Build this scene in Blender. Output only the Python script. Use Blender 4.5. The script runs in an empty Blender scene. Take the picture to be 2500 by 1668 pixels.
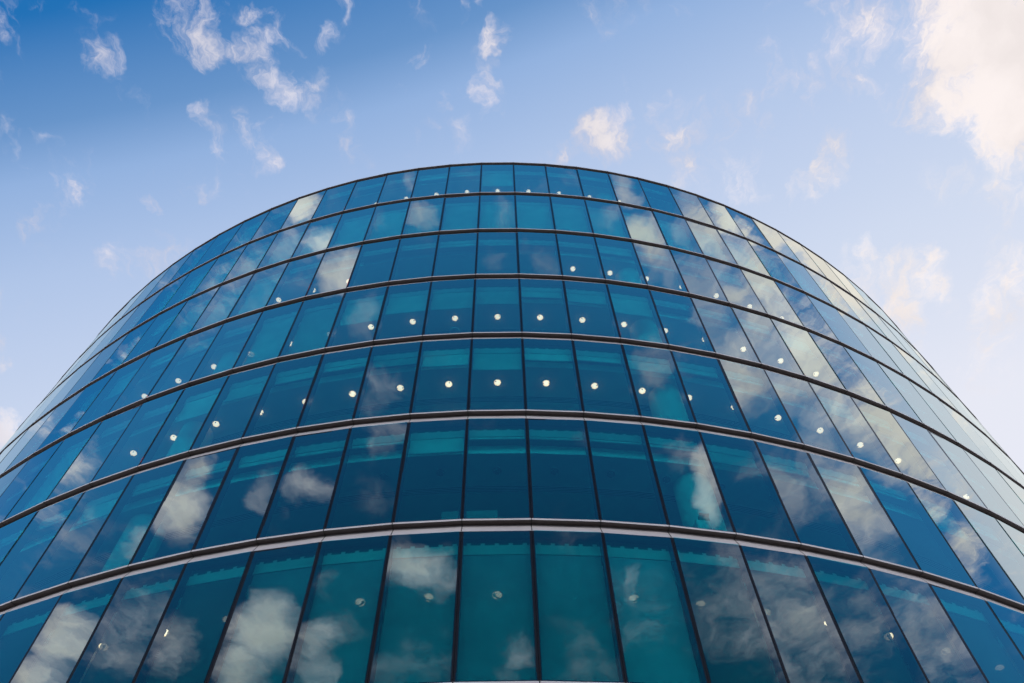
import bpy, bmesh, math, random
from mathutils import Vector, Matrix

random.seed(7)
scene = bpy.context.scene
COL = scene.collection

# ------------------------------------------------------------------ survey
R = 26.418            # radius of the ledge lip
A0 = 0.021375         # azimuth of the middle column of panes
DA = math.radians(3.0)  # 120 panes round the drum
NP = 120
EYE = 1.6
CAM = Vector((0.9713, -37.8411, EYE))
TOP = 37.8407 + EYE   # top ledge
FH = 4.0              # storey height
GLASS = 0.022          # depth of the glass behind the lip
LEVELS = 8            # glazed storeys above the double-height ground floor


def Z(level, drop=0.0):
    return TOP - FH * level - drop


def pt(i, dep, z):
    """Point on mullion line i (fractions run along the chord of that pane), dep metres inside the lip."""
    j = math.floor(i + 1e-9)
    t = i - j
    r = R - dep
    a = A0 + (j - 0.5) * DA
    b = a + DA
    p = Vector((math.sin(a) * r, -math.cos(a) * r, z))
    if t < 1e-6:
        return p
    q = Vector((math.sin(b) * r, -math.cos(b) * r, z))
    return p.lerp(q, t)


# ------------------------------------------------------------------ materials
def new_mat(name):
    m = bpy.data.materials.new(name)
    m.use_nodes = True
    nt = m.node_tree
    nt.nodes.clear()
    out = nt.nodes.new('ShaderNodeOutputMaterial')
    return m, nt, out


def N(nt, kind, **kw):
    n = nt.nodes.new(kind)
    for k, v in kw.items():
        if k.startswith('i_'):
            key = k[2:]
            n.inputs[int(key) if key.isdigit() else key.replace('_', ' ')].default_value = v
        else:
            setattr(n, k, v)
    return n


def surface(name, col, rough=0.6, metal=0.0, var=0.12, scale=3.0, bump=0.0, spec=0.4):
    m, nt, out = new_mat(name)
    b = N(nt, 'ShaderNodeBsdfPrincipled')
    tc = N(nt, 'ShaderNodeTexCoord')
    no = N(nt, 'ShaderNodeTexNoise', i_Scale=scale, i_Detail=5.0, i_Roughness=0.6)
    nt.links.new(tc.outputs['Object'], no.inputs['Vector'])
    mr = N(nt, 'ShaderNodeMapRange')
    mr.inputs[1].default_value = 0.3
    mr.inputs[2].default_value = 0.7
    mr.inputs[3].default_value = 1.0 - var
    mr.inputs[4].default_value = 1.0 + var
    nt.links.new(no.outputs['Fac'], mr.inputs[0])
    mx = N(nt, 'ShaderNodeVectorMath', operation='SCALE')
    mx.inputs[0].default_value = col
    nt.links.new(mr.outputs[0], mx.inputs['Scale'])
    nt.links.new(mx.outputs[0], b.inputs['Base Color'])
    b.inputs['Roughness'].default_value = rough
    b.inputs['Metallic'].default_value = metal
    b.inputs['Specular IOR Level'].default_value = spec
    if bump > 0:
        bp = N(nt, 'ShaderNodeBump', i_Strength=bump, i_Distance=0.01)
        nt.links.new(no.outputs['Fac'], bp.inputs['Height'])
        nt.links.new(bp.outputs[0], b.inputs['Normal'])
    nt.links.new(b.outputs[0], out.inputs['Surface'])
    return m


def glass_material():
    m, nt, out = new_mat('tinted_coated_glass')
    L = nt.links
    tc = N(nt, 'ShaderNodeTexCoord')
    n1 = N(nt, 'ShaderNodeTexNoise', i_Scale=0.55, i_Detail=1.5)
    L.new(tc.outputs['Object'], n1.inputs['Vector'])
    bp = N(nt, 'ShaderNodeBump', i_Strength=0.10, i_Distance=0.03)
    L.new(n1.outputs['Fac'], bp.inputs['Height'])
    lw = N(nt, 'ShaderNodeLayerWeight', i_Blend=0.5)
    pw = N(nt, 'ShaderNodeMath', operation='POWER')
    pw.inputs[1].default_value = GLASS_POW
    L.new(lw.outputs['Facing'], pw.inputs[0])
    ma = N(nt, 'ShaderNodeMath', operation='MULTIPLY_ADD', use_clamp=True)
    ma.inputs[1].default_value = GLASS_GRAZE
    ma.inputs[2].default_value = GLASS_BASE
    L.new(pw.outputs[0], ma.inputs[0])
    gl = N(nt, 'ShaderNodeBsdfGlossy', i_Color=(0.95, 1.0, 0.91, 1), i_Roughness=0.0)
    L.new(bp.outputs[0], gl.inputs['Normal'])
    oi = N(nt, 'ShaderNodeObjectInfo')
    tv = N(nt, 'ShaderNodeMapRange')
    for k, v in zip((1, 2, 3, 4), (0.0, 1.0, 0.84, 1.04)):
        tv.inputs[k].default_value = v
    L.new(oi.outputs['Random'], tv.inputs[0])
    ts = N(nt, 'ShaderNodeVectorMath', operation='SCALE')
    ts.inputs[0].default_value = GLASS_TINT[:3]
    L.new(tv.outputs[0], ts.inputs['Scale'])
    tr = N(nt, 'ShaderNodeBsdfTransparent')
    L.new(ts.outputs[0], tr.inputs['Color'])
    mx = N(nt, 'ShaderNodeMixShader')
    L.new(ma.outputs[0], mx.inputs[0])
    L.new(tr.outputs[0], mx.inputs[1])
    L.new(gl.outputs[0], mx.inputs[2])
    L.new(mx.outputs[0], out.inputs['Surface'])
    return m


def blind_material(name, col, see=0.13):
    m, nt, out = new_mat(name)
    L = nt.links
    tc = N(nt, 'ShaderNodeTexCoord')
    n1 = N(nt, 'ShaderNodeTexNoise', i_Scale=1.1, i_Detail=3.0)
    L.new(tc.outputs['Object'], n1.inputs['Vector'])
    cr = N(nt, 'ShaderNodeMapRange')
    for k, v in zip((1, 2, 3, 4), (0.3, 0.7, 0.82, 1.08)):
        cr.inputs[k].default_value = v
    L.new(n1.outputs['Fac'], cr.inputs[0])
    oi = N(nt, 'ShaderNodeObjectInfo')
    ov = N(nt, 'ShaderNodeMath', operation='MULTIPLY_ADD')
    ov.inputs[1].default_value = 0.32
    ov.inputs[2].default_value = 0.80
    L.new(oi.outputs['Random'], ov.inputs[0])
    om = N(nt, 'ShaderNodeMath', operation='MULTIPLY')
    L.new(ov.outputs[0], om.inputs[0])
    L.new(cr.outputs[0], om.inputs[1])
    sc = N(nt, 'ShaderNodeVectorMath', operation='SCALE')
    sc.inputs[0].default_value = col
    L.new(om.outputs[0], sc.inputs['Scale'])
    df = N(nt, 'ShaderNodeBsdfDiffuse')
    L.new(sc.outputs[0], df.inputs['Color'])
    tl = N(nt, 'ShaderNodeBsdfTranslucent', i_Color=(0.5, 0.5, 0.48, 1))
    a = N(nt, 'ShaderNodeMixShader', i_0=0.15)
    L.new(df.outputs[0], a.inputs[1])
    L.new(tl.outputs[0], a.inputs[2])
    tr = N(nt, 'ShaderNodeBsdfTransparent')
    b = N(nt, 'ShaderNodeMixShader', i_0=see)
    L.new(a.outputs[0], b.inputs[1])
    L.new(tr.outputs[0], b.inputs[2])
    L.new(b.outputs[0], out.inputs['Surface'])
    return m


def lamp_material(name, strength):
    m, nt, out = new_mat(name)
    e = N(nt, 'ShaderNodeEmission', i_Strength=strength)
    lw = N(nt, 'ShaderNodeLayerWeight', i_Blend=0.4)
    cr = N(nt, 'ShaderNodeValToRGB')
    cr.color_ramp.elements[0].color = (1.0, 0.078, 0.055, 1)
    cr.color_ramp.elements[1].color = (1.0, 0.052, 0.016, 1)
    nt.links.new(lw.outputs['Facing'], cr.inputs[0])
    nt.links.new(cr.outputs[0], e.inputs['Color'])
    nt.links.new(e.outputs[0], out.inputs['Surface'])
    return m


def ledge_material():
    """Pale anodised aluminium whose underside carries a dark bronze soffit finish."""
    m, nt, out = new_mat('anodised_ledge')
    L = nt.links
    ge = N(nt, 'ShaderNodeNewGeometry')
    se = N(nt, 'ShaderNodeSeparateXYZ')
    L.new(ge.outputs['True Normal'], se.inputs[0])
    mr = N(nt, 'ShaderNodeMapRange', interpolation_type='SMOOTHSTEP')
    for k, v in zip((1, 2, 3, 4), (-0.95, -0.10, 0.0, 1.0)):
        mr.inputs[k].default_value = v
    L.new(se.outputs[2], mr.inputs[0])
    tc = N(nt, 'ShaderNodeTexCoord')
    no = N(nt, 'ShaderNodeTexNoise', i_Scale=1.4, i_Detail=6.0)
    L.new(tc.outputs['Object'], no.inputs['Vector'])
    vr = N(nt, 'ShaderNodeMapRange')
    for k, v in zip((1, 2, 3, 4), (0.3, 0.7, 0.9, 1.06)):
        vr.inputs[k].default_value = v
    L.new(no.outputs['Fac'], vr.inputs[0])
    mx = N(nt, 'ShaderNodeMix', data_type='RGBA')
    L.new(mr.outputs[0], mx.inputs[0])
    mx.inputs[6].default_value = (0.055, 0.043, 0.039, 1)  # shade under the ledge, put into the base colour
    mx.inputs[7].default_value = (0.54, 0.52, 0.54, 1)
    sc = N(nt, 'ShaderNodeVectorMath', operation='SCALE')
    L.new(mx.outputs[2], sc.inputs[0])
    L.new(vr.outputs[0], sc.inputs['Scale'])
    b = N(nt, 'ShaderNodeBsdfPrincipled', i_Roughness=0.4)
    b.inputs['Metallic'].default_value = 0.0
    L.new(sc.outputs[0], b.inputs['Base Color'])
    L.new(b.outputs[0], out.inputs['Surface'])
    return m


GLASS_BASE, GLASS_GRAZE, GLASS_POW = 0.22, 0.78, 1.45
GLASS_TINT = (0.06, 0.78, 0.80, 1)
M_GLASS = glass_material()
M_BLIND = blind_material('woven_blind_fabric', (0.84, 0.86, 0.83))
M_BLIND_DARKENED = blind_material('shade_darkened_blind_fabric', (0.16, 0.16, 0.155), 0.10)  # dimmer interior of the outer bays is put into this fabric colour
M_BLIND_DIM = blind_material('shaded_blind_fabric', (0.48, 0.51, 0.55))  # shade on the lower storeys darkened into the blind colour
M_FRAME = surface('black_anodised_frame', (0.010, 0.010, 0.014), rough=0.25, metal=0.0, var=0.2)
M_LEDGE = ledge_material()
M_JOINT = surface('dark_sealant', (0.02, 0.02, 0.02), rough=0.7)
M_PELMET = surface('white_pelmet', (0.52, 0.53, 0.52), rough=0.5, var=0.04)
M_SPANDREL = surface('dark_spandrel', (0.17, 0.18, 0.20), rough=0.5, var=0.15)
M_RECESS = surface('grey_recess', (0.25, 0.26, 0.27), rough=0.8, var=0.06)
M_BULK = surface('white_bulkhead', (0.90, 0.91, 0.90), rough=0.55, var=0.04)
M_CEIL = surface('ceiling_paint', (0.62, 0.63, 0.64), rough=0.85, var=0.06, scale=0.8)
M_SLOT = surface('grey_slot', (0.16, 0.17, 0.18), rough=0.7)
M_FLOOR_UNLIT = surface('unlit_office_carpet', (0.12, 0.12, 0.12), rough=0.95, var=0.25, scale=8)  # carpet darkened to stand in for the storey with its lamps off
M_FLOOR = surface('office_carpet', (0.58, 0.58, 0.56), rough=0.95, var=0.25, scale=8)  # same carpet paled, so the lit storeys' ceilings look brighter
M_CORE = surface('core_wall', (0.45, 0.45, 0.44), rough=0.8)
M_COLUMN = surface('white_column', (0.80, 0.80, 0.78), rough=0.5, var=0.04, scale=1.5)
M_ROOF = surface('roof_gravel', (0.30, 0.29, 0.28), rough=0.95, var=0.2, scale=20, bump=0.3)
M_LAMP = lamp_material('lit_lamp_glass', 30.0)
M_LAMPDIM = lamp_material('lit_lamp_behind_fabric', 30.0)
M_LAMPOFF = surface('unlit_lamp_glass', (0.05, 0.055, 0.06), rough=0.2)
M_RING = surface('lamp_ring_metal', (0.55, 0.55, 0.55), rough=0.3, metal=0.8)
M_DARK = surface('black_plastic', (0.03, 0.03, 0.035), rough=0.45)
M_PALE = surface('pale_plastic', (0.78, 0.78, 0.76), rough=0.5)
M_SCREEN = surface('pale_monitor_shell', (0.26, 0.27, 0.27), rough=0.35)
M_DESK = surface('desk_laminate', (0.55, 0.50, 0.42), rough=0.5)
M_CHAIR = surface('grey_chair_fabric', (0.18, 0.19, 0.21), rough=0.9, scale=20)
M_CHROME = surface('polished_chrome', (0.75, 0.75, 0.76), rough=0.15, metal=1.0)
M_CARD = surface('brown_cardboard', (0.42, 0.32, 0.22), rough=0.9, var=0.15)


def paving():
    m, nt, out = new_mat('granite_paving')
    L = nt.links
    tc = N(nt, 'ShaderNodeTexCoord')
    br = N(nt, 'ShaderNodeTexBrick', i_Scale=1.0)
    br.inputs['Color1'].default_value = (0.15, 0.145, 0.14, 1)
    br.inputs['Color2'].default_value = (0.12, 0.118, 0.115, 1)
    br.inputs['Mortar'].default_value = (0.05, 0.05, 0.05, 1)
    br.inputs['Mortar Size'].default_value = 0.008
    L.new(tc.outputs['Object'], br.inputs['Vector'])
    no = N(nt, 'ShaderNodeTexNoise', i_Scale=0.3, i_Detail=8.0)
    L.new(tc.outputs['Object'], no.inputs['Vector'])
    mx = N(nt, 'ShaderNodeMixRGB', blend_type='OVERLAY', i_Fac=0.5)
    L.new(br.outputs['Color'], mx.inputs['Color1'])
    L.new(no.outputs['Fac'], mx.inputs['Color2'])
    b = N(nt, 'ShaderNodeBsdfPrincipled', i_Roughness=0.75)
    L.new(mx.outputs[0], b.inputs['Base Color'])
    L.new(b.outputs[0], out.inputs['Surface'])
    return m


# ------------------------------------------------------------------ mesh helpers
class MB:
    def __init__(self):
        self.v, self.f, self.mi = [], [], []

    def quad(self, a, b, c, d, mi=0):
        k = len(self.v)
        self.v += [tuple(a), tuple(b), tuple(c), tuple(d)]
        self.f.append((k, k + 1, k + 2, k + 3))
        self.mi.append(mi)

    def hexa(self, p, mi=0):
        """p: 8 points, four of one face then the four opposite ones."""
        k = len(self.v)
        self.v += [tuple(x) for x in p]
        for f in ((0, 1, 2, 3), (7, 6, 5, 4), (0, 4, 5, 1), (1, 5, 6, 2), (2, 6, 7, 3), (3, 7, 4, 0)):
            self.f.append(tuple(k + x for x in f))
            self.mi.append(mi)

    def slab(self, i0, i1, d0, d1, z0, z1, mi=0):
        """Box between two mullion coordinates, two depths and two heights."""
        self.hexa([pt(i0, d0, z0), pt(i1, d0, z0), pt(i1, d0, z1), pt(i0, d0, z1),
                   pt(i0, d1, z0), pt(i1, d1, z0), pt(i1, d1, z1), pt(i0, d1, z1)], mi)

    def ring(self, profile, lo=0, hi=NP, closed=False):
        """Sweep (dep, z) profile round the drum."""
        k = len(self.v)
        m = len(profile)
        n = hi - lo + (0 if hi - lo == NP else 1)
        for i in range(n):
            for dep, z in profile:
                self.v.append(tuple(pt(lo + i, dep, z)))
        segs = hi - lo
        for i in range(segs):
            a = k + i * m
            b = k + ((i + 1) % n) * m
            for q in range(m if closed else m - 1):
                r = (q + 1) % m
                self.f.append((a + q, b + q, b + r, a + r))
                self.mi.append(0)

    def lathe(self, c, prof, seg=24, mi=0):
        k = len(self.v)
        for r, z in prof:
            for s in range(seg):
                t = 2 * math.pi * s / seg
                self.v.append((c[0] + r * math.cos(t), c[1] + r * math.sin(t), c[2] + z))
        for q in range(len(prof) - 1):
            for s in range(seg):
                s2 = (s + 1) % seg
                self.f.append((k + q * seg + s, k + q * seg + s2, k + (q + 1) * seg + s2, k + (q + 1) * seg + s))
                self.mi.append(mi)

    def box(self, c, size, mi=0):
        x, y, z = c
        a, b, h = size[0] / 2, size[1] / 2, size[2] / 2
        self.hexa([(x - a, y - b, z - h), (x + a, y - b, z - h), (x + a, y + b, z - h), (x - a, y + b, z - h),
                   (x - a, y - b, z + h), (x + a, y - b, z + h), (x + a, y + b, z + h), (x - a, y + b, z + h)], mi)

    def tube(self, path, rad, seg=8, mi=0):
        k = len(self.v)
        path = [Vector(p) for p in path]
        n = len(path)
        for q, p in enumerate(path):
            d = (path[min(q + 1, n - 1)] - path[max(q - 1, 0)]).normalized()
            up = Vector((0, 0, 1)) if abs(d.z) < 0.9 else Vector((1, 0, 0))
            x = d.cross(up).normalized()
            y = d.cross(x)
            for s in range(seg):
                t = 2 * math.pi * s / seg
                self.v.append(tuple(p + x * (rad * math.cos(t)) + y * (rad * math.sin(t))))
        for q in range(n - 1):
            for s in range(seg):
                s2 = (s + 1) % seg
                self.f.append((k + q * seg + s, k + q * seg + s2, k + (q + 1) * seg + s2, k + (q + 1) * seg + s))
                self.mi.append(mi)

    def build(self, name, mats, parent=None, smooth=False, recalc=True):
        me = bpy.data.meshes.new(name)
        me.from_pydata(self.v, [], self.f)
        if not isinstance(mats, (list, tuple)):
            mats = [mats]
        for m in mats:
            me.materials.append(m)
        for p, mi in zip(me.polygons, self.mi):
            p.material_index = mi
            p.use_smooth = smooth
        if recalc:
            bm = bmesh.new()
            bm.from_mesh(me)
            bmesh.ops.recalc_face_normals(bm, faces=bm.faces)
            bm.to_mesh(me)
            bm.free()
        me.update()
        o = bpy.data.objects.new(name, me)
        COL.objects.link(o)
        if parent is not None:
            o.parent = parent
        return o


def tag(o, label=None, cat=None, group=None, kind=None):
    for k, v in (('label', label), ('category', cat), ('group', group), ('kind', kind)):
        if v:
            o[k] = v
    return o


def empty(name, loc=(0, 0, 0), rz=0.0):
    o = bpy.data.objects.new(name, None)
    o.empty_display_size = 0.3
    o.location = loc
    o.rotation_euler = (0, 0, rz)
    COL.objects.link(o)
    return o


def copy_tree(o, parent=None):
    c = o.copy()
    COL.objects.link(c)
    if parent is not None:
        c.parent = parent
    for ch in list(o.children):
        copy_tree(ch, c)
    return c


# ------------------------------------------------------------------ camera
F_SRC, TH, ROLL = 2168.737, 1.0781067, -0.0289093
cam_data = bpy.data.cameras.new('camera')
cam = bpy.data.objects.new('camera', cam_data)
COL.objects.link(cam)
cam_data.sensor_width = 36.0
cam_data.lens = F_SRC / 2500.0 * 36.0
cam_data.clip_end = 5000.0
cam_data.clip_start = 0.05
right = Vector((1, 0, 0))
up = Vector((0, -math.sin(TH), math.cos(TH)))
back = Vector((0, -math.cos(TH), -math.sin(TH)))
cr, sr = math.cos(ROLL), math.sin(ROLL)
# image x = c*u + s*v_up ; rotate the camera axes by the roll
cx_axis = right * cr + up * sr
cy_axis = -right * sr + up * cr
rot = Matrix((cx_axis, cy_axis, back)).transposed()
cam.matrix_world = Matrix.Translation(CAM) @ rot.to_4x4()
scene.camera = cam


def project(p):
    """Photo coordinates of a point (2500 wide), used only to rank panes by size."""
    d = Vector(p) - CAM
    x, y, z = d.dot(cx_axis), d.dot(cy_axis), -d.dot(back)
    return 1250 + F_SRC * x / z, 834 - F_SRC * y / z


# ------------------------------------------------------------------ building
building = empty('office_building')
tag(building, 'round office tower clad in teal glass panes with pale metal ledges at every floor', 'building')

# blinds: drop of the hem below the ledge, per storey and pane
FULL = 3.90
blind_drop = {}
for j in range(NP):
    jj = j if j < NP / 2 else j - NP
    for l in range(LEVELS):
        d = random.choice([0.80, 0.80, 0.84, 0.90, 0.96, 1.05])
        if l in (1, 6):
            d = FULL
        elif abs(jj) > 16 and random.random() < 0.3:
            d = random.choice([1.3, 1.9, FULL])
        blind_drop[(l, jj)] = d
for key, d in {(0, 0): 2.45, (0, -8): FULL, (0, -10): FULL, (2, -6): FULL, (2, -7): FULL, (2, -8): FULL, (2, -9): 1.9, (3, -7): 1.2, (3, -9): 1.9, (2, -10): FULL,
               (3, -5): FULL, (3, -4): FULL, (3, -3): 2.15, (3, -2): 1.85, (3, -1): 1.85, (3, 0): 1.62, (3, 1): 1.10, (3, 2): 1.3,
               (3, 3): 1.78, (3, -10): FULL, (3, -12): FULL, (4, -6): 1.7, (4, -9): FULL, (4, -5): 1.35, (4, -1): 1.28, (4, 0): 1.58, (4, 1): 1.06,
               (4, -2): 1.05, (4, 7): 1.3, (5, -1): 1.25, (5, 4): 1.10, (5, -3): 0.82, (5, 0): 0.78, (5, -4): 0.85, (4, 3): 1.2, (2, -9): 1.6,
               (2, 6): 1.4, (3, 7): 1.5, (5, 8): 1.6, (5, -7): 1.3}.items():
    blind_drop[key] = d
blind_drop.update({(5, 1): 0.78, (5, 2): 0.78, (5, 3): 0.80, (5, -2): 0.80})


def tilt(l, j):
    rnd = random.Random(l * 1000 + j * 7 + 3)
    return [rnd.uniform(-0.007, 0.007) for _ in range(4)]


def add_frame(mb, l, j, mi=0):
    zt, zb = Z(l, 0.298), Z(l + 1, -0.055)
    w = 0.034
    d0, d1 = GLASS + 0.006, GLASS + 0.19
    mb.slab(j + 0.0025, j + w, d0, d1, zb, zt, mi)
    mb.slab(j + 1 - w, j + 1 - 0.0025, d0, d1, zb, zt, mi)
    mb.slab(j + w, j + 1 - w, d0 + 0.003, d1, zt - 0.035, zt, mi)
    mb.slab(j + w, j + 1 - w, d0 + 0.003, d1, zb, zb + 0.05, mi)


def add_pane(mb, l, j, mi=0):
    zt, zb = Z(l, 0.297), Z(l + 1, -0.058)
    e = tilt(l, j)
    w = 0.025
    mb.quad(pt(j + w, GLASS + e[0], zb), pt(j + 1 - w, GLASS + e[1], zb),
            pt(j + 1 - w, GLASS + e[1] + e[2], zt), pt(j + w, GLASS + e[0] + e[2], zt), mi)


def darkened_blind(l, j):
    return l == 6 and (j >= 3 or j <= -4)


def add_blind(mb, l, j, mi=0, mh=1):
    hem = blind_drop[(l, j)]
    zt, zb = Z(l, 0.725), Z(l, min(hem, 3.9))
    mb.quad(pt(j + 0.035, 0.262, zb), pt(j + 0.965, 0.262, zb), pt(j + 0.965, 0.262, zt), pt(j + 0.035, 0.262, zt), mi)
    mb.slab(j + 0.035, j + 0.965, 0.252, 0.274, zb - 0.03, zb, mh)


# rank the panes by the area they cover in the photograph
def clip_area(poly):
    for ax, lim, sgn in ((0, 0, 1), (0, 2500, -1), (1, 0, 1), (1, 1668, -1)):
        out = []
        for a, b in zip(poly, poly[1:] + poly[:1]):
            ia, ib = (a[ax] - lim) * sgn >= 0, (b[ax] - lim) * sgn >= 0
            if ia:
                out.append(a)
            if ia != ib:
                t = (lim - a[ax]) / (b[ax] - a[ax])
                out.append((a[0] + (b[0] - a[0]) * t, a[1] + (b[1] - a[1]) * t))
        poly = out
        if not poly:
            return 0.0
    return abs(sum(a[0] * b[1] - a[1] * b[0] for a, b in zip(poly, poly[1:] + poly[:1]))) / 2


def signed(j):
    return j if j < NP // 2 else j - NP


rank = []
for l in range(LEVELS):
    for j in range(-18, 19):
        mid = pt(j + 0.5, GLASS, Z(l, 2.0))
        nrm = Vector((mid.x, mid.y, 0))
        if (CAM - mid).dot(nrm) <= 0:
            continue
        q = [project(pt(j + a, GLASS, Z(l, d))) for a, d in ((0, 0.2), (1, 0.2), (1, 3.93), (0, 3.93))]
        rank.append((clip_area(q), l, j))
rank.sort(reverse=True)
singles = {(l, j) for ar, l, j in rank[:100] if ar > 0}

rest = MB()
for l in range(LEVELS):
    for k in range(NP):
        j = signed(k)
        if (l, j) in singles:
            continue
        add_frame(rest, l, j, 0)
        add_pane(rest, l, j, 1)
        add_blind(rest, l, j, 4 if darkened_blind(l, j) else 5 if l >= 6 else 2, 3)
tag(rest.build('window', [M_FRAME, M_GLASS, M_BLIND, M_PELMET, M_BLIND_DARKENED, M_BLIND_DIM], building, recalc=False), kind='stuff')
for l, j in sorted(singles):
    fb = MB()
    add_frame(fb, l, j)
    w = fb.build('window', M_FRAME, building)
    gb = MB()
    add_pane(gb, l, j)
    gb.build('pane', M_GLASS, w, recalc=False)
    bb = MB()
    add_blind(bb, l, j)
    b = bb.build('roller_blind', [M_BLIND_DARKENED if darkened_blind(l, j) else M_BLIND_DIM if l >= 6 else M_BLIND, M_PELMET], w, recalc=False)
    if blind_drop[(l, j)] >= FULL:
        b['label'] = '%s roller blind pulled right down' % ('shade-darkened' if darkened_blind(l, j) else 'pale')

# ledges
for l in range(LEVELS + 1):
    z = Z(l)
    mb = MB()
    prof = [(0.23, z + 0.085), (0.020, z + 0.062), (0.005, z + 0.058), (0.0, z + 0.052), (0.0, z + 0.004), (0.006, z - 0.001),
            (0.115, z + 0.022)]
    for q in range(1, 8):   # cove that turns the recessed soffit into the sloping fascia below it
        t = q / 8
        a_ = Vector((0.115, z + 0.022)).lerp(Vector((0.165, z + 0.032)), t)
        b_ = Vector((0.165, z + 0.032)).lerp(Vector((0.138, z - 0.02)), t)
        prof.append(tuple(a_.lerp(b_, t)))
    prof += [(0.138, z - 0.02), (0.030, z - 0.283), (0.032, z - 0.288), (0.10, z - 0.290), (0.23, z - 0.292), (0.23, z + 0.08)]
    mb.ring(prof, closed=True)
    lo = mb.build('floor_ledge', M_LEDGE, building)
    jb = MB()
    for i in range(NP):
        w = 0.0065
        P = [(0.016, z + 0.0625), (-0.0025, z + 0.053), (-0.0025, z + 0.002), (0.004, z - 0.005), (0.113, z + 0.018), (0.140, z + 0.015),
             (0.1350, z - 0.02), (0.0265, z - 0.284)]
        for a, b in zip(P, P[1:]):
            jb.quad(pt(i - w, *a) if i else pt(NP - w, *a), pt(i + w, *a), pt(i + w, *b), pt(i - w, *b) if i else pt(NP - w, *b))
    jb.build('joint', M_JOINT, lo, recalc=False)

# inside of every storey
for l in range(LEVELS):
    zc = Z(l, 1.0) if l else Z(l, 0.86)
    sp = MB()
    sp.ring([(0.30, Z(l, 0.05)), (0.30, Z(l, 0.50))])
    sp.build('spandrel_panel', M_SPANDREL, building)
    pm = MB()
    pm.ring([(0.245, Z(l, 0.455)), (0.245, Z(l, 0.715)), (0.285, Z(l, 0.715))])
    for k in range(NP):
        for q in range(5):
            c = (q + 0.5) / 5
            hw = 0.030
            pm.quad(pt(k + c - hw, 0.245, Z(l, 0.455)), pt(k + c + hw, 0.245, Z(l, 0.455)),
                    pt(k + c + hw, 0.245, Z(l, 0.395 if l >= 6 else 0.425)), pt(k + c - hw, 0.245, Z(l, 0.395 if l >= 6 else 0.425)))
    pm.build('pelmet', M_PELMET, building, recalc=False)
    rc = MB()
    rc.ring([(0.285, Z(l, 0.715)), (0.285, Z(l, 0.69)), (0.52, Z(l, 0.69))])
    rc.build('ceiling_recess', M_RECESS, building)
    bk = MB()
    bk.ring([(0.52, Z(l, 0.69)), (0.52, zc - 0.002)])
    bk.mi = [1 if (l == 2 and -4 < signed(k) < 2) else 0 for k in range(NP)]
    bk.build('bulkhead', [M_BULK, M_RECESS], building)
    ce = MB()
    ce.ring([(0.52, zc), (1.5, zc), (4.0, zc), (10.0, zc)])
    ce.build('office_ceiling', M_CEIL, building)
    sl = MB()
    for q in range(4):
        sl.ring([(1.46 + q * 0.045, zc - 0.004), (1.485 + q * 0.045, zc - 0.004)])
    sl.build('slot_diffuser', M_SLOT, building)
    fl = MB()
    fl.ring([(10.0, Z(l + 1, -0.09)), (0.245, Z(l + 1, -0.09)), (0.245, Z(l + 1, 0.05)), (0.29, Z(l + 1, 0.05))])
    fl.build('office_floor', M_FLOOR_UNLIT if l == 5 else M_FLOOR, building)

cw = MB()
cw.ring([(10.0, 0.0), (10.0, TOP - 0.3)])
cw.build('core_wall', M_CORE, building)
for n in range(12):
    i = 4.0 + 10 * n
    c = pt(i % NP, 1.15, 0)
    cb = MB()
    cb.lathe(c, [(0.45, 0.0), (0.45, TOP - 0.5)], seg=40)
    cb.build('column', M_COLUMN, building, smooth=True)
rf = MB()
rf.ring([(0.20, TOP + 0.05), (1.0, TOP - 0.10), (R - 0.01, TOP - 0.05)])
rf.build('roof', M_ROOF, building)
# double-height glazed ground floor
zg = Z(LEVELS, 0.298)
lb = MB()
lbp = MB()
for k in range(NP):
    lb.slab(k + 0.0, k + 0.03, 0.005, 0.20, 0.0, zg)
    lb.slab(k + 0.03, k + 1.0, 0.008, 0.20, 0.0, 0.25)
    lbp.quad(pt(k + 0.02, GLASS, 0.2), pt(k + 1.0, GLASS, 0.2), pt(k + 1.0, GLASS, zg), pt(k + 0.02, GLASS, zg))
lo = lb.build('lobby_frame', M_FRAME, building, recalc=False)
lbp.build('lobby_glazing', M_GLASS, lo, recalc=False)

# ------------------------------------------------------------------ things inside
def bay_phrase(j):
    n = abs(j)
    words_ = ['', 'one bay', 'two bays', 'three bays', 'four bays', 'five bays', 'six bays', 'seven bays', 'eight bays', 'nine bays',
              'ten bays', 'eleven bays', 'twelve bays']
    if n == 0:
        return 'in the middle bay'
    side = 'cloud' if j > 0 else 'blue'
    return '%s from middle on %s side' % (words_[n], side)


ORD = ['top', 'second', 'third', 'fourth', 'fifth', 'sixth', 'seventh']


def make_light(name, lens_mat, louvre=False):
    root = empty(name)
    rg = MB()
    rg.lathe((0, 0, 0), [(0.118, 0.0), (0.118, -0.014), (0.104, -0.020), (0.096, -0.014), (0.096, 0.0)], seg=28)
    rg.build('trim_ring', M_RING, root, smooth=True)
    ln = MB()
    ln.lathe((0, 0, -0.012), [(0.090 * math.cos(t), -0.075 * math.sin(t)) for t in [k * math.pi / 2 / 7 for k in range(7)]] + [(0.0005, -0.075)], seg=28)
    ln.build('lens', lens_mat, root, smooth=True)
    for s in (-1, 1):
        cl = MB()
        cl.box((s * 0.082, -0.03, -0.075), (0.035, 0.022, 0.016))
        cl.build('clip', M_RING, root)
    if louvre:
        lv = MB()
        lv.box((0.0, 0.0, -0.07), (0.19, 0.030, 0.05))
        lv.build('louvre', M_DARK, root)
    return root


proto = {'lit': make_light('downlight', M_LAMP), 'dim': make_light('downlight', M_LAMPDIM, True), 'off': make_light('downlight', M_LAMPOFF)}
used = set()


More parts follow.
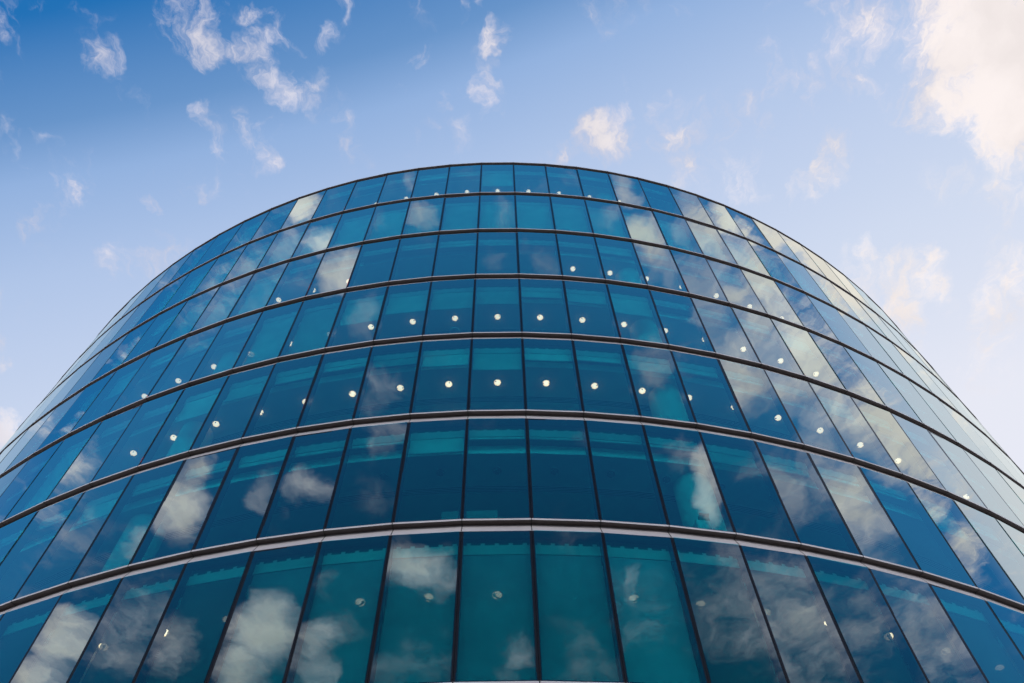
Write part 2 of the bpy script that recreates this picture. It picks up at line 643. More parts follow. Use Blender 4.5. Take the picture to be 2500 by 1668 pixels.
def place_light(kind, l, j):
    o = proto[kind] if kind not in used else copy_tree(proto[kind])
    used.add(kind)
    p = pt(j + 0.5, 1.0, (Z(l, 1.0) if l else Z(l, 0.86)) - 0.001)
    o.location = p
    o.rotation_euler = (0, 0, math.atan2(p.x, -p.y) + random.uniform(-0.9, 0.9))
    how = {'lit': 'lit warm round downlight', 'dim': 'dim downlight behind a blind', 'off': 'dark unlit round downlight'}[kind]
    tag(o, '%s, %s storey, %s' % (how, ORD[l], bay_phrase(j)), 'ceiling light', 'round ceiling downlights behind the glass')


for j in range(-5, 5):
    place_light('lit', 0, j)
for j in (-6, -5, -4, 2, 3, 4, 5, 6, 7, 8):
    place_light('lit', 2, j)
for j in list(range(-9, 9)):
    place_light('lit', 3, j)
for j in range(-8, 12):
    place_light('lit', 4, j)
for j in (-3, -2, -1, 0, 1, 2, 3, 4, 5):
    place_light('off', 5, j)
for j in (-6, -5, -4, -2, -1, 0, 2, 3, 4, 5, 6, 7, 8):
    place_light('dim', 6, j)


def radial(o, i, dep, z, turn=0.0):
    p = pt(i % NP, dep, z)
    o.location = p
    o.rotation_euler = (0, 0, math.atan2(p.x, -p.y) + turn)
    return o


def floor_z(l):
    return Z(l + 1, -0.09) + 0.002


def make_chair():
    root = empty('office_chair')
    s = MB()
    s.box((0, 0, 0.46), (0.46, 0.44, 0.07))
    s.build('seat', M_CHAIR, root)
    b = MB()
    arc = [(0.23 * math.cos(t), -0.22 - 0.05 * math.sin(t), 0.80 + 0.26 * math.sin(t)) for t in [k * math.pi / 12 for k in range(13)]]
    k0 = len(b.v)
    b.v += arc + [(x * 0.93, y - 0.02, z) for x, y, z in arc] + [(-0.21, -0.20, 0.60), (0.21, -0.20, 0.60)]
    b.f.append(tuple(range(13)) + (26, 27))
    b.mi.append(0)
    b.build('backrest', M_CHAIR, root)
    h = MB()
    h.tube([(x * 1.04, y - 0.005, z + 0.012) for x, y, z in arc], 0.013)
    h.build('back_frame', M_CHROME, root, smooth=True)
    st = MB()
    st.tube([(0, 0, 0.06), (0, 0, 0.43)], 0.03)
    st.build('stem', M_CHROME, root, smooth=True)
    for q in range(5):
        t = 2 * math.pi * q / 5
        f = MB()
        f.tube([(0, 0, 0.09), (0.29 * math.cos(t), 0.29 * math.sin(t), 0.06)], 0.02)
        f.lathe((0.29 * math.cos(t), 0.29 * math.sin(t), 0.03), [(0.002, 0.03), (0.028, 0.015), (0.028, -0.015), (0.002, -0.03)], seg=10)
        f.build('foot', M_DARK, root)
    return root


ch = make_chair()
chairs = [(1.17, 5, 'office chair with hooped back above the sixth ledge, beside the pale monitors'),
          (-1.20, 5, 'office chair with hooped back above the sixth ledge, under the cloud streak beside the blind'),
          (-5.20, 5, 'office chair with hooped back behind the big reflected cloud above the sixth ledge'),
          (7.05, 5, 'office chair with hooped back behind grey reflections well past the round white column')]
for n, (i, l, lab) in enumerate(chairs):
    o = ch if n == 0 else copy_tree(ch)
    radial(o, i, 0.92, floor_z(l), math.pi)
    tag(o, lab, 'chair', 'hooped office chairs by the glass')


def make_desk():
    root = empty('desk')
    t = MB()
    t.box((0, 0, 0.715), (1.5, 0.7, 0.03))
    t.build('desk_top', M_DESK, root)
    for sx in (-1, 1):
        for sy in (-1, 1):
            g = MB()
            g.box((sx * 0.70, sy * 0.30, 0.35), (0.05, 0.05, 0.699))
            g.build('leg', M_PALE, root)
    return root


def make_monitor(w):
    root = empty('monitor')
    s = MB()
    s.box((0, 0, 0.235), (w, 0.035, 0.30))
    sh = s.build('screen', M_SCREEN, root)
    v = MB()
    v.box((0, 0.0195, 0.235), (w - 0.03, 0.003, 0.27))
    v.build('display', M_DARK, sh)
    f = MB()
    f.box((0, 0.01, 0.05), (0.06, 0.03, 0.085))
    f.build('stand', M_SCREEN, root)
    b = MB()
    b.box((0, 0.01, 0.006), (0.24, 0.18, 0.012))
    b.build('stand_base', M_SCREEN, root)
    return root


dk = tag(radial(make_desk(), 0.05, 0.98, floor_z(5)), 'pale desk carrying two monitors behind the sixth storey glass', 'desk')
zt = floor_z(5) + 0.7315
tag(radial(make_monitor(0.36), -0.25, 0.75, zt), 'small pale monitor back beside the mullion, smaller of the two', 'monitor', 'pale monitors on the desk')
tag(radial(make_monitor(0.66), 0.26, 0.75, zt), 'wide pale monitor back just above the sixth ledge in the middle bay', 'monitor', 'pale monitors on the desk')

lampr = radial(empty('floor_lamp'), -0.44, 0.72, floor_z(3))
tag(lampr, 'white dome topped floor lamp behind the fourth storey glass above the ledge', 'lamp')
m_ = MB()
m_.lathe((0, 0, 1.36), [(0.001, 0.20)] + [(0.17 * math.sin(t), 0.20 * math.cos(t)) for t in [k * math.pi / 18 for k in range(1, 10)]], seg=28)
m_.build('lamp_shade', M_PALE, lampr, smooth=True)
m_ = MB()
m_.tube([(0, 0, 0.02), (0, 0, 1.40)], 0.012)
m_.build('stem', M_CHROME, lampr, smooth=True)
m_ = MB()
m_.lathe((0, 0, 0), [(0.001, 0.03), (0.13, 0.025), (0.14, 0.0), (0.001, 0.0)], seg=24)
m_.build('lamp_base', M_CHROME, lampr)

cab = radial(empty('storage_cabinet'), 3.80, 0.52, floor_z(5))
tag(cab, 'low pale cabinet at the foot of the round white column', 'cabinet')
m_ = MB()
m_.box((0, 0, 0.36), (0.60, 0.28, 0.72))
m_.build('body', M_PALE, cab)
for s in (-1, 1):
    m_ = MB()
    m_.box((s * 0.148, -0.145, 0.37), (0.28, 0.012, 0.66))
    d_ = m_.build('door', M_PALE, cab)
    m_ = MB()
    m_.box((s * 0.03, -0.158, 0.42), (0.012, 0.014, 0.12))
    m_.build('handle', M_CHROME, d_)
bx = radial(empty('cardboard_box'), 3.75, 0.52, floor_z(5) + 0.7205)
tag(bx, 'small brown cardboard box on the cabinet before the round column', 'box')
m_ = MB()
m_.box((0, 0, 0.10), (0.22, 0.18, 0.20))
m_.build('carton', M_CARD, bx)
for s in (-1, 1):
    m_ = MB()
    m_.hexa([(-0.11, s * 0.09, 0.20), (0.11, s * 0.09, 0.20), (0.11, s * 0.14, 0.245), (-0.11, s * 0.14, 0.245),
             (-0.11, s * 0.093, 0.196), (0.11, s * 0.093, 0.196), (0.11, s * 0.143, 0.241), (-0.11, s * 0.143, 0.241)])
    m_.build('flap', M_CARD, bx)

# ------------------------------------------------------------------ ground
g = MB()
rings = [0.5, 30, 60, 120, 400, 2500]
g.lathe((0, 0, 0), [(r, 0.0) for r in rings], seg=96)
tag(g.build('ground', paving(), None), kind='structure')

# ------------------------------------------------------------------ sun
SUN_AZ, SUN_EL = math.radians(42), math.radians(17)
to_sun = Vector((math.sin(SUN_AZ) * math.cos(SUN_EL), math.cos(SUN_AZ) * math.cos(SUN_EL), math.sin(SUN_EL)))
sd = bpy.data.lights.new('sun', 'SUN')
sd.energy = 2.5
sd.angle = math.radians(0.5)
sd.color = (1.0, 0.90, 0.78)
so = bpy.data.objects.new('sun', sd)
so.rotation_euler = (-to_sun).to_track_quat('-Z', 'Y').to_euler()
so.location = (60, 60, 80)
COL.objects.link(so)

# ------------------------------------------------------------------ sky
# each row: an ellipse of cloud cover on the flat cloud sheet overhead (x/z, y/z): q = (a.p, b.p), then strength
CLOUDS = [
    (31.723, 6.294, 9.785, -0.978, 35.649, -5.12, 0.8),
    (41.047, 32.88, 7.753, -22.689, 34.914, -12.75, 0.8),
    (40.037, 36.664, 5.315, -39.204, 49.246, -19.619, 0.576),
    (40.292, 42.34, 3.104, -45.8, 47.244, -20.819, 0.624),
    (61.357, 9.582, 14.097, -1.774, 62.576, -13.129, 0.68),
    (49.132, 25.438, 6.147, -22.435, 54.689, -17.556, 0.8),
    (52.991, 8.521, 12.633, -2.451, 89.619, -12.278, 0.624),
    (48.255, 30.326, 15.988, -24.202, 58.097, -20.62, 0.64),
    (112.847, -26.459, 53.654, 19.481, 50.302, -1.712, 0.256),
    (45.921, 7.384, 10.947, -1.644, 56.401, -15.115, 0.68),
    (65.444, 10.311, 15.205, -1.481, 50.13, -14.878, 0.76),
    (100.934, 19.557, 30.259, -2.918, 101.487, -24.303, 0.44),
    (77.773, 39.617, 8.52, -22.058, 56.064, -12.989, 0.4),
    (62.985, -28.097, 19.477, 23.783, 48.822, -2.251, 0.336),
    (103.422, 7.916, 8.423, -3.262, 116.637, -21.216, 0.416),
    (79.735, 25.016, -3.826, -17.039, 59.239, -10.038, 0.656),
    (90.957, -21.003, 6.478, 12.749, 54.575, -11.947, 0.592),
    (89.907, -20.773, 6.38, 11.552, 48.847, -11.948, 0.4),
    (100.595, 6.065, 5.148, -3.49, 121.432, -28.961, 0.48),
    (67.969, 6.07, 7.152, -3.216, 113.302, -24.039, 0.288),
    (162.43, 9.605, 7.962, -2.516, 88.341, -19.372, 0.288),
    (30.62, 10.363, -6.395, -15.632, 39.776, -9.122, 1.35),
    (47.566, -0.853, -4.496, -1.432, 49.21, -13.065, 1.15),
    (95.377, 22.414, -18.564, -12.451, 42.236, -9.295, 0.7),
    (37.179, -13.003, 1.835, 28.448, 83.347, -26.099, 0.45),
    (47.329, -3.243, -8.935, -1.425, 48.793, -13.32, 0.72),
    (38.881, -2.8, -7.592, -1.124, 37.938, -11.513, 0.48),
    (47.467, 10.203, -20.833, -19.704, 52.025, -7.982, 0.816),
    (51.825, 16.365, -24.506, -20.012, 41.941, -6.139, 0.768),
    (38.819, -26.187, -4.519, 27.223, 43.925, -24.848, 0.6),
    (66.794, -9.074, -20.985, -2.317, 80.76, -18.987, 0.36),
    (174.478, -6.165, -22.151, -2.522, 89.033, -18.554, 0.42),
    (48.011, -36.425, -13.108, 15.274, 26.648, -10.21, 0.85),
    (57.47, -8.207, -18.801, -2.437, 89.309, -11.806, 0.55),
    (50.372, -8.83, -19.528, -1.214, 44.341, -6.133, 0.62),
    (110.179, 38.556, -45.091, -25.14, 55.649, -2.198, 0.4),
    (82.584, -9.11, -22.018, -3.581, 128.494, -22.491, 0.3),
    (58.817, -30.716, -15.996, 39.004, 114.537, -35.294, 0.3),
    (14.088, -3.196, -6.814, -0.436, 15.762, -2.545, 1.9),
    (15.85, -3.801, -8.05, -0.372, 13.119, -2.783, 1.9),
    (17.906, -12.105, -6.215, 11.933, 24.871, -12.113, 1),
    (38.012, -14.393, -15.028, 8.23, 53.798, -18.394, 0.9),
    (26.426, -15.624, -10.584, 12.012, 32.565, -15.917, 1.1),
    (58.604, -26.684, -20.324, 8.425, 33.842, -12.037, 0.55),
    (58.624, -12.794, -27.416, -2.607, 88.842, -25.147, 0.9),
    (69.076, -16.999, -35.888, -1.617, 55.212, -15.349, 1),
    (35.055, -7.406, -15.939, -0.887, 31.603, -5.967, 1),
    (22.476, -11.533, -5.731, 11.059, 27.943, -18.444, 1.105),
    (52.386, -10.302, -22.393, -1.59, 50.825, -21.59, 1.17),
    (42.44, -6.997, -15.627, -1.519, 48.649, -20.442, 0.65),
    (34.546, -6.232, -13.721, -0.999, 31.063, -15.157, 0.975),
    (34.97, -5.684, -12.725, -0.871, 27.391, -12.626, 0.65),
    (69.758, -13.33, -29.095, -3.025, 91.973, -49.844, 0.806),
    (29.808, -7.107, -15.061, -0.757, 23.625, -11.314, 0.975),
    (35.256, -8.57, -18.119, -1.019, 32.413, -14.143, 0.715),
    (40.48, -9.37, -19.929, -1.17, 35.834, -18.81, 0.715),
    (38.088, -9.02, -19.13, -0.777, 25.829, -8.716, 0.4),
    (24.214, -5.425, -11.586, -0.992, 29.69, -17.2, 0.494),
    (63.766, 52.713, 8.45, -97.975, 122.474, -82.893, 0.56),
    (112.035, 53.83, 29.419, -17.641, 54.159, -23.752, 0.336),
    (80.035, -30.105, 35.176, 21.587, 42.798, -4.864, 0.304),
    (40.268, 11.803, 19.524, -1.164, 33.497, -22.715, 1),
    (99.243, 29.596, 49.061, -1.753, 54.744, -26.216, 0.72),
    (34.787, -6.987, -15.141, -0.88, 31.114, -6.382, 0.85),
    (174.434, 51.857, 85.931, -2.751, 82.306, -47.791, 0.4),
    (118.173, -41.752, 56.967, 20.49, 42.165, -1.745, 0.24),
    (123.523, -22.126, 45.351, 18.43, 56.943, -11.422, 0.256),
    (59.166, 3.224, 2.388, -2.281, 77.8, -21.825, 0.2),
    (118.007, 9.581, 10.631, -1.706, 57.984, -16.706, 0.24),
    (32.945, -3.175, -7.929, -0.833, 27.827, -9.097, 0.36),
    (38.307, -7.96, -17.17, -1.107, 36.978, -12.088, 0.25),
    (63.139, -3.741, -10.828, -3.651, 133.329, -18.56, 0.2),
    (105.482, 11.379, 14.748, -2.44, 88.902, -12.768, 0.224),
    (127.574, 35.083, 57.551, -2.459, 89.898, -12.317, 0.2),
    (40.141, 27.43, -3.544, 9.5, -14.3, -14.079, 0.95),
    (37.76, 17.442, -8.404, 14.282, -42.878, -32.747, 0.432),
    (5.002, 6.384, -2.457, 4.973, -5.418, -4.115, 1.12),
    (4.488, 7.774, -3.317, 6.155, -5.454, -5.602, 1.12),
    (8.416, 10.298, -3.524, 8.798, -9.556, -5.908, 1.12),
    (5.927, 6.263, -2.793, 7.006, -9.509, -9.178, 0.95),
    (14.064, 13.068, -3.945, 13.475, -18.083, -8.584, 0.85),
    (15.486, 43.919, -15.082, 20.893, -11.759, -11.046, 0.9),
    (4.305, 44.885, -17.403, 21.241, -6.672, -12.172, 0.9),
    (2.685, 43.198, -19.342, 16.918, -5.343, -11.712, 0.9),
    (16.354, 12.161, -4.013, 7.628, -12.892, -7.26, 0.8),
    (14.611, 28.362, -8.455, 24.269, -17.194, -11.652, 1.2),
    (3.465, 2.274, -1.168, 2.775, -6.178, -6.964, 0.6),
    (6.439, 7.621, -4.257, 5.245, -7.174, -9.302, 0.6),
    (9.781, -8.221, 4.387, -4.934, -8.608, -10.293, 0.5),
    (15.465, 12.063, -4.698, 8.59, -14.561, -9.789, 0.9),
    (33.121, 18.594, -5.85, 14.78, -32.172, -14.267, 0.8),
    (5.064, 12.819, -6.159, 8.779, -6.29, -8.392, 0.6),
    (16.719, -11.126, 14.132, -3.843, -19.398, -13.853, 1.15),
    (14.023, -16.23, 9.497, -14.893, -20.567, -29.14, 0.9),
    (18.07, -0.344, 11.546, 5.54, -16.776, -11.192, 1.2),
    (22.191, -10.487, 6.258, -5.742, -17.787, -20.988, 1),
    (35.074, -10.999, 7.138, -3.556, -16.908, -19.149, 0.432),
    (21.56, 4.143, 14.337, 15.962, -27.51, -19.624, 0.75),
    (31.972, -18.79, -4.442, -17.56, -21.46, -28.377, 0.432),
    (30.971, -9.326, 5.596, -5.531, -26.25, -30.386, 0.75),
    (59.261, -17.475, 10.035, -7.325, -35.187, -34.384, 0.468),
    (22.102, -7.774, -2.35, -10.685, -22.467, -22.505, 0.95),
    (30.468, -3.92, 1.9, -3.608, -35.796, -34.262, 0.7),
    (52.244, -7.705, 5.082, -4.657, -46.714, -40.941, 0.432),
    (44.847, -4.723, -7.089, -5.012, -20.627, -22.346, 0.432),
    (47.87, 0.772, -0.551, 0.058, -33.73, -38.373, 0.36),
    (66.574, 20.107, -9.573, 3.935, -18.127, -17.585, 0.396),
    (28.532, 8.747, -4.339, 3.85, -17.818, -18.577, 0.324),
    (16.876, 7.833, -3.823, 3.08, -9.375, -10.146, 0.42),
    (11.269, 7.394, -3.799, 4.867, -10.846, -12.443, 0.44),
    (11.168, 9.831, -5.19, 5.369, -9.236, -11.182, 0.42),
    (9.503, 11.248, -6.283, 8.698, -11.913, -16.135, 0.35),
    (18.995, -16.545, 9.461, -8.724, -15.192, -19.163, 0.36),
    (17.985, -11.921, 7.057, -6.144, -13.896, -16.33, 0.55),
    (29.005, -25.376, 14.629, -13.581, -23.692, -28.33, 0.288),
    (22.829, -11.67, 12.457, -3.493, -16.636, -10.487, 1.15),
    (33.276, -26.485, 12.517, -25.844, -45.524, -38.317, 0.8),
    (18.8, -19.499, 9.3, -17.895, -24.909, -26.748, 0.8),
    (26.566, -16.055, 2.508, -16.518, -28.301, -26.272, 0.75),
    (39.869, -23.781, 11.12, -10.234, -23.417, -19.469, 0.432),
    (75.059, -33.312, 17.33, -15.036, -47.293, -39.709, 0.216),
    (48.289, -13.079, 6.057, -7.023, -34.369, -24.147, 0.432),
    (55.107, -14.342, 5.846, -11.348, -55.589, -38.249, 0.432),
    (19.264, -18.158, 16.608, -13.5, -28.601, -14.629, 0.95),
    (20.48, -36.742, 18.215, -23.67, -21.577, -26.13, 0.432),
    (64.045, 10.278, -5.374, 3.141, -27.779, -19.244, 0.324),
    (30.447, 13.623, -5.996, 9.583, -28.76, -21.743, 0.432),
    (27.104, 17.08, -7.947, 11.202, -24.668, -19.631, 0.432),
    (18.164, 14.782, -6.503, 8.27, -14.104, -12.58, 0.75),
    (15.926, 16.981, -7.734, 9.517, -12.923, -12.718, 0.8),
    (13.361, 14.707, -7.178, 9.006, -12.254, -13.138, 0.6),
    (8.779, 15.946, -7.398, 15.97, -14.195, -16.931, 0.8),
    (14.551, 28.343, -14.621, 12.794, -11.399, -15.085, 0.8),
    (25.922, 25.516, -9.408, 16.017, -21.574, -13.68, 0.95),
    (22.124, 21.136, -7.07, 19.642, -26.438, -15.963, 0.85),
    (27.321, 25.624, -8.016, 20.485, -27.535, -15.007, 0.7),
    (17.9, 23.173, -9.238, 14.435, -15.741, -12.789, 0.9),
    (14.715, 25.229, -10.551, 18.447, -16.315, -15.076, 0.85),
    (14.005, 24.776, -10.985, 17.433, -15.447, -15.868, 1),
    (17.612, 17.616, -6.812, 11.007, -14.87, -11.325, 0.8),
    (27.612, 21.537, -8.389, 10.862, -18.424, -12.807, 0.75),
    (38.426, 22.279, -7.985, 12.863, -28.158, -17.321, 0.432),
    (32.536, 14.019, -5.456, 9.799, -29.206, -17.436, 0.468),
    (36.108, 27.109, -9.277, 13.541, -22.913, -13.88, 0.396),
    (21.691, 20.914, -7.218, 15.852, -21.359, -13.872, 0.8),
    (33.494, 18.498, -5.399, 18.765, -40.822, -17.351, 0.95),
    (31.45, 17.848, -5.88, 13.918, -30.321, -14.203, 0.7),
    (57.347, 31.326, -8.657, 26.317, -57.14, -20.887, 0.7),
    (40.654, 16.301, -4.669, 17.209, -50.84, -19.841, 0.432),
    (38.661, 28.197, -8.602, 25.461, -42.902, -19.266, 0.432),
    (31.386, 36.654, -10.739, 32.506, -35.226, -17.718, 1.2),
    (26.76, 39.842, -11.742, 35.55, -31.243, -18.146, 1.3),
    (38.444, 36.222, -11.529, 26.404, -35.456, -17.814, 0.8),
    (24.053, 29.023, -9.51, 26.677, -28.953, -16.76, 0.7),
    (22.491, 59.425, -17.912, 45.295, -25.445, -20.935, 0.8),
    (73.448, 19.385, -5.473, 17.613, -77.889, -25.256, 0.36),
    (88.553, 12.215, -3.735, 10.122, -85.73, -28.207, 0.288),
    (71.598, 10.385, -3.961, 4.579, -39.235, -16.816, 0.324),
    (104.917, 0.961, 0.153, 0.56, -48.565, -20.398, 0.252),
    (38.118, -15.224, 12.552, -13.928, -51.805, -13.762, 1.4),
    (38.892, -10.887, 12.165, -8.332, -54.299, -16.154, 1),
    (35.817, -32.099, 10.049, -26.969, -38.047, -19.056, 0.432),
    (33.266, -17.911, 5.976, -14.844, -34.378, -16.483, 1.1),
    (45.189, -17.511, 5.909, -15.946, -51.186, -20.112, 0.36),
    (55.485, -13.624, 4.394, -10.008, -50.104, -18.609, 0.85),
    (84.372, -30.919, 7.876, -21.725, -69.898, -23.917, 0.36),
    (67.385, -35.39, 10.58, -31.203, -72.557, -26.224, 0.252),
    (57.034, -22.63, 8.399, -9.81, -31.305, -16.299, 0.324),
    (42.29, -11.58, 5.533, -5.711, -28.097, -17.552, 0.36),
    (57.052, -15.199, 6.694, -10.095, -49.755, -29.729, 0.288),
    (43.537, -48.681, 14.332, -40.364, -45.946, -22.608, 0.288),
    (57.055, 0.787, -0.41, 0.672, -54.285, -19.478, 0.36),
    (55.394, 7.51, -2.094, 7.929, -67.755, -27.489, 0.252),
]

SKY_K = 0.10


def build_world():
    w = bpy.data.worlds.new('World')
    scene.world = w
    w.use_nodes = True
    nt = w.node_tree
    nt.nodes.clear()
    L = nt.links
    out = N(nt, 'ShaderNodeOutputWorld')
    bg = N(nt, 'ShaderNodeBackground', i_Strength=SKY_K)
    L.new(bg.outputs[0], out.inputs['Surface'])
    tc = N(nt, 'ShaderNodeTexCoord')
    sky = N(nt, 'ShaderNodeTexSky', sky_type='NISHITA')
    sky.sun_disc = False
    sky.sun_elevation = SUN_EL
    sky.sun_rotation = SUN_AZ
    sky.air_density = 1.0
    sky.dust_density = 0.6
    sky.ozone_density = 2.5

    def math_(op, a=None, b=None, c=None, clamp=False):
        n = N(nt, 'ShaderNodeMath', operation=op, use_clamp=clamp)
        for k, x in enumerate((a, b, c)):
            if x is None:
                continue
            if isinstance(x, (int, float)):
                n.inputs[k].default_value = x
            else:
                L.new(x, n.inputs[k])
        return n.outputs[0]

    def smooth(x, lo, hi, a=0.0, b=1.0):
        n = N(nt, 'ShaderNodeMapRange', interpolation_type='SMOOTHSTEP')
        for k, v in zip((1, 2, 3, 4), (lo, hi, a, b)):
            n.inputs[k].default_value = v
        L.new(x, n.inputs[0])
        return n.outputs[0]

    def mixc(f, a, b):
        n = N(nt, 'ShaderNodeMix', data_type='RGBA')
        if isinstance(f, (int, float)):
            n.inputs[0].default_value = f
        else:
            L.new(f, n.inputs[0])
        for k, x in ((6, a), (7, b)):
            if isinstance(x, tuple):
                n.inputs[k].default_value = x
            else:
                L.new(x, n.inputs[k])
        return n.outputs[2]

    def rad(c):   # final radiance -> colour before the background strength
        return (c[0] / SKY_K, c[1] / SKY_K, c[2] / SKY_K, 1)

    sep = N(nt, 'ShaderNodeSeparateXYZ')
    L.new(tc.outputs['Generated'], sep.inputs[0])
    zc = math_('MAXIMUM', sep.outputs[2], 0.12)
    px = math_('DIVIDE', sep.outputs[0], zc)
    py = math_('DIVIDE', sep.outputs[1], zc)
    P = N(nt, 'ShaderNodeCombineXYZ', i_Z=0.0)
    L.new(px, P.inputs[0])
    L.new(py, P.inputs[1])
    P = P.outputs[0]

    # warp
    wn = N(nt, 'ShaderNodeTexNoise', noise_dimensions='2D', i_Scale=16.0, i_Detail=4.0, i_Roughness=0.6)
    L.new(P, wn.inputs['Vector'])
    ws = N(nt, 'ShaderNodeVectorMath', operation='SUBTRACT')
    L.new(wn.outputs['Color'], ws.inputs[0])
    ws.inputs[1].default_value = (0.5, 0.5, 0.5)
    wm = N(nt, 'ShaderNodeVectorMath', operation='MULTIPLY_ADD')
    L.new(ws.outputs[0], wm.inputs[0])
    wm.inputs[1].default_value = (0.055, 0.055, 0.0)
    L.new(P, wm.inputs[2])
    W = wm.outputs[0]
    h = N(nt, 'ShaderNodeVectorMath', operation='MULTIPLY_ADD')   # (x, y, 1)
    L.new(W, h.inputs[0])
    h.inputs[1].default_value = (1, 1, 0)
    h.inputs[2].default_value = (0, 0, 1)
    H = h.outputs[0]

    cov = None
    for a0_, a1_, a2_, b0_, b1_, b2_, s in CLOUDS:
        da = N(nt, 'ShaderNodeVectorMath', operation='DOT_PRODUCT')
        L.new(H, da.inputs[0])
        da.inputs[1].default_value = (a0_, a1_, a2_)
        db = N(nt, 'ShaderNodeVectorMath', operation='DOT_PRODUCT')
        L.new(H, db.inputs[0])
        db.inputs[1].default_value = (b0_, b1_, b2_)
        A = da.outputs['Value']
        B = db.outputs['Value']
        d2 = math_('MULTIPLY_ADD', A, A, math_('MULTIPLY', B, B))
        v = math_('MULTIPLY_ADD', d2, -s * 0.42, s)
        cov = v if cov is None else math_('MAXIMUM', cov, v)
    cov = math_('MAXIMUM', cov, 0.0)
    # scattered cover of the rest of the sky
    gn = N(nt, 'ShaderNodeTexNoise', noise_dimensions='2D', i_Scale=2.6, i_Detail=3.0)
    L.new(P, gn.inputs['Vector'])
    gen = math_('MULTIPLY', smooth(gn.outputs['Fac'], 0.48, 0.75), smooth(py, 0.25, -0.15, 0.0, 0.35))
    far = smooth(sep.outputs[2], 0.62, 0.45, 0.0, 0.7)
    gen2 = math_('MULTIPLY', smooth(gn.outputs['Fac'], 0.42, 0.7), far)
    wn2 = N(nt, 'ShaderNodeTexNoise', noise_dimensions='2D', i_Scale=6.5, i_Detail=4.0, i_Roughness=0.6)
    L.new(W, wn2.inputs['Vector'])
    wisp = math_('MULTIPLY', smooth(wn2.outputs['Fac'], 0.48, 0.70, 0.0, 0.30), smooth(py, 0.02, 0.12))
    cov = math_('MAXIMUM', math_('MAXIMUM', cov, wisp), math_('MAXIMUM', gen, gen2))
    fa = N(nt, 'ShaderNodeTexNoise', noise_dimensions='2D', i_Scale=13.0, i_Detail=3.0, i_Roughness=0.55)
    L.new(W, fa.inputs['Vector'])
    fb = N(nt, 'ShaderNodeTexNoise', noise_dimensions='2D', i_Scale=38.0, i_Detail=9.0, i_Roughness=0.68, i_Distortion=0.3)
    st = N(nt, 'ShaderNodeVectorMath', operation='MULTIPLY')
    L.new(W, st.inputs[0])
    st.inputs[1].default_value = (1.3, 0.75, 1.0)
    L.new(st.outputs[0], fb.inputs['Vector'])
    crisp = smooth(py, -0.25, 0.15)
    ampa = math_('MULTIPLY_ADD', crisp, 0.4, 1.15)
    ampb = math_('MULTIPLY_ADD', crisp, 1.5, 0.5)
    v1 = math_('MULTIPLY_ADD', math_('SUBTRACT', fa.outputs['Fac'], 0.5), ampa, cov)
    val = math_('MULTIPLY_ADD', math_('SUBTRACT', fb.outputs['Fac'], 0.5), ampb, v1)
    gate = smooth(cov, 0.0, 0.35)
    dens = math_('MULTIPLY', smooth(val, 0.08, 1.25), gate)

    # clear sky: physical sky blended with a measured gradient from deep blue to the pale haze under the low sun
    gain = N(nt, 'ShaderNodeVectorMath', operation='MULTIPLY')
    L.new(sky.outputs[0], gain.inputs[0])
    gain.inputs[1].default_value = SKY_GAIN
    hd = math_('MULTIPLY_ADD', px, smooth(py, -0.2, 0.15, 0.05, 0.35), py)
    side = smooth(py, -0.1, 0.2, -0.5, 0.6)
    hd = math_('MULTIPLY_ADD', math_('SUBTRACT', 1.0, sep.outputs[2]), side, hd)
    hr = N(nt, 'ShaderNodeMapRange')
    for k_, v_ in zip((1, 2, 3, 4), (-1.2, 1.0, 0.0, 1.0)):
        hr.inputs[k_].default_value = v_
    L.new(hd, hr.inputs[0])
    ramp = N(nt, 'ShaderNodeValToRGB')
    cr_ = ramp.color_ramp
    stops = [(-1.15, (0.003, 0.050, 0.135)), (-0.62, (0.009, 0.11, 0.30)), (-0.33, (0.028, 0.205, 0.51)), (0.0, (0.015, 0.168, 0.48)),
             (0.14, (0.145, 0.31, 0.61)), (0.21, (0.30, 0.46, 0.76)), (0.34, (0.45, 0.58, 0.835)), (0.45, (0.53, 0.64, 0.865)),
             (0.64, (0.65, 0.73, 0.90)), (1.0, (0.83, 0.845, 0.94))]
    while len(cr_.elements) < len(stops):
        cr_.elements.new(0.5)
    for e_, (h_, c_) in zip(cr_.elements, stops):
        e_.position = (h_ + 1.2) / 2.2
        e_.color = (c_[0], c_[1], c_[2], 1)
    L.new(hr.outputs[0], ramp.inputs[0])
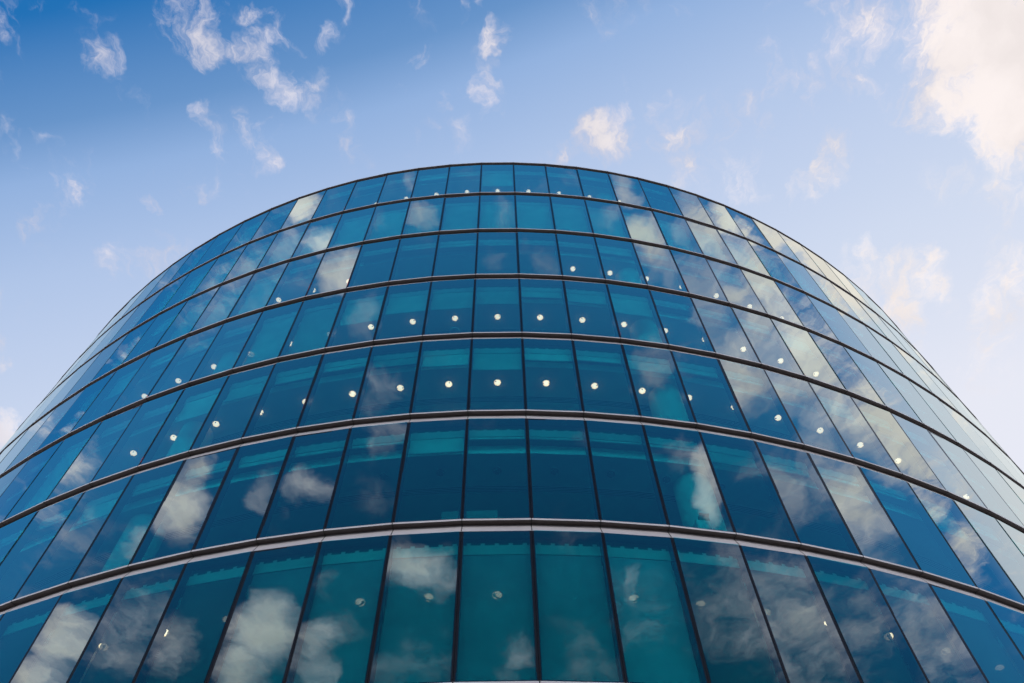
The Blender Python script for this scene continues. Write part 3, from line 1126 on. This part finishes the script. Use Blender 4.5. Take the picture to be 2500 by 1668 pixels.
    rs = N(nt, 'ShaderNodeVectorMath', operation='SCALE')
    rs.inputs['Scale'].default_value = 1.0 / SKY_K
    L.new(ramp.outputs[0], rs.inputs[0])
    clear = mixc(0.96, gain.outputs[0], rs.outputs[0])
    low = smooth(sep.outputs[2], 0.56, 0.25, 0.0, 0.95)  # unseen glow low in the sky, added to brighten interiors and fascias
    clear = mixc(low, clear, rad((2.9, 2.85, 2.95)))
    # cloud: lavender where thin, warm white where thick
    sh = N(nt, 'ShaderNodeTexNoise', noise_dimensions='2D', i_Scale=9.0, i_Detail=6.0)
    L.new(W, sh.inputs['Vector'])
    thick = smooth(val, 0.5, 1.5)
    warm = smooth(px, -0.3, 0.5)
    cthin = mixc(smooth(hd, 0.25, 0.7), rad((0.64, 0.65, 0.80)), rad((0.86, 0.85, 0.92)))
    cthick = mixc(warm, rad((0.86, 0.82, 0.87)), rad((0.97, 0.885, 0.86)))
    cthick = mixc(smooth(py, 0.15, -0.15), cthick, rad((0.90, 0.90, 0.90)))
    ccol = mixc(thick, cthin, cthick)
    shade = N(nt, 'ShaderNodeVectorMath', operation='SCALE')
    L.new(ccol, shade.inputs[0])
    L.new(math_('ADD', math_('MULTIPLY', smooth(py, 0.1, -0.2, 0.12, 0.27), math_('SUBTRACT', smooth(sh.outputs['Fac'], 0.3, 0.7), 0.8)), 1.0), shade.inputs['Scale'])
    final = mixc(math_('MULTIPLY', dens, smooth(px, -0.35, 0.35, 0.88, 0.97)), clear, shade.outputs[0])
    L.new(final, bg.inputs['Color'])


SKY_GAIN = (1.0, 1.0, 1.0)
build_world()

# ------------------------------------------------------------------ render settings
scene.render.engine = 'CYCLES'
scene.view_settings.view_transform = 'Standard'
scene.view_settings.look = 'None'
scene.view_settings.exposure = 0.0
scene.view_settings.gamma = 1.0
scene.cycles.max_bounces = 10
scene.cycles.transparent_max_bounces = 16
scene.cycles.diffuse_bounces = 3
scene.cycles.glossy_bounces = 4
scene.cycles.sample_clamp_indirect = 4.0
scene.cycles.use_denoising = True
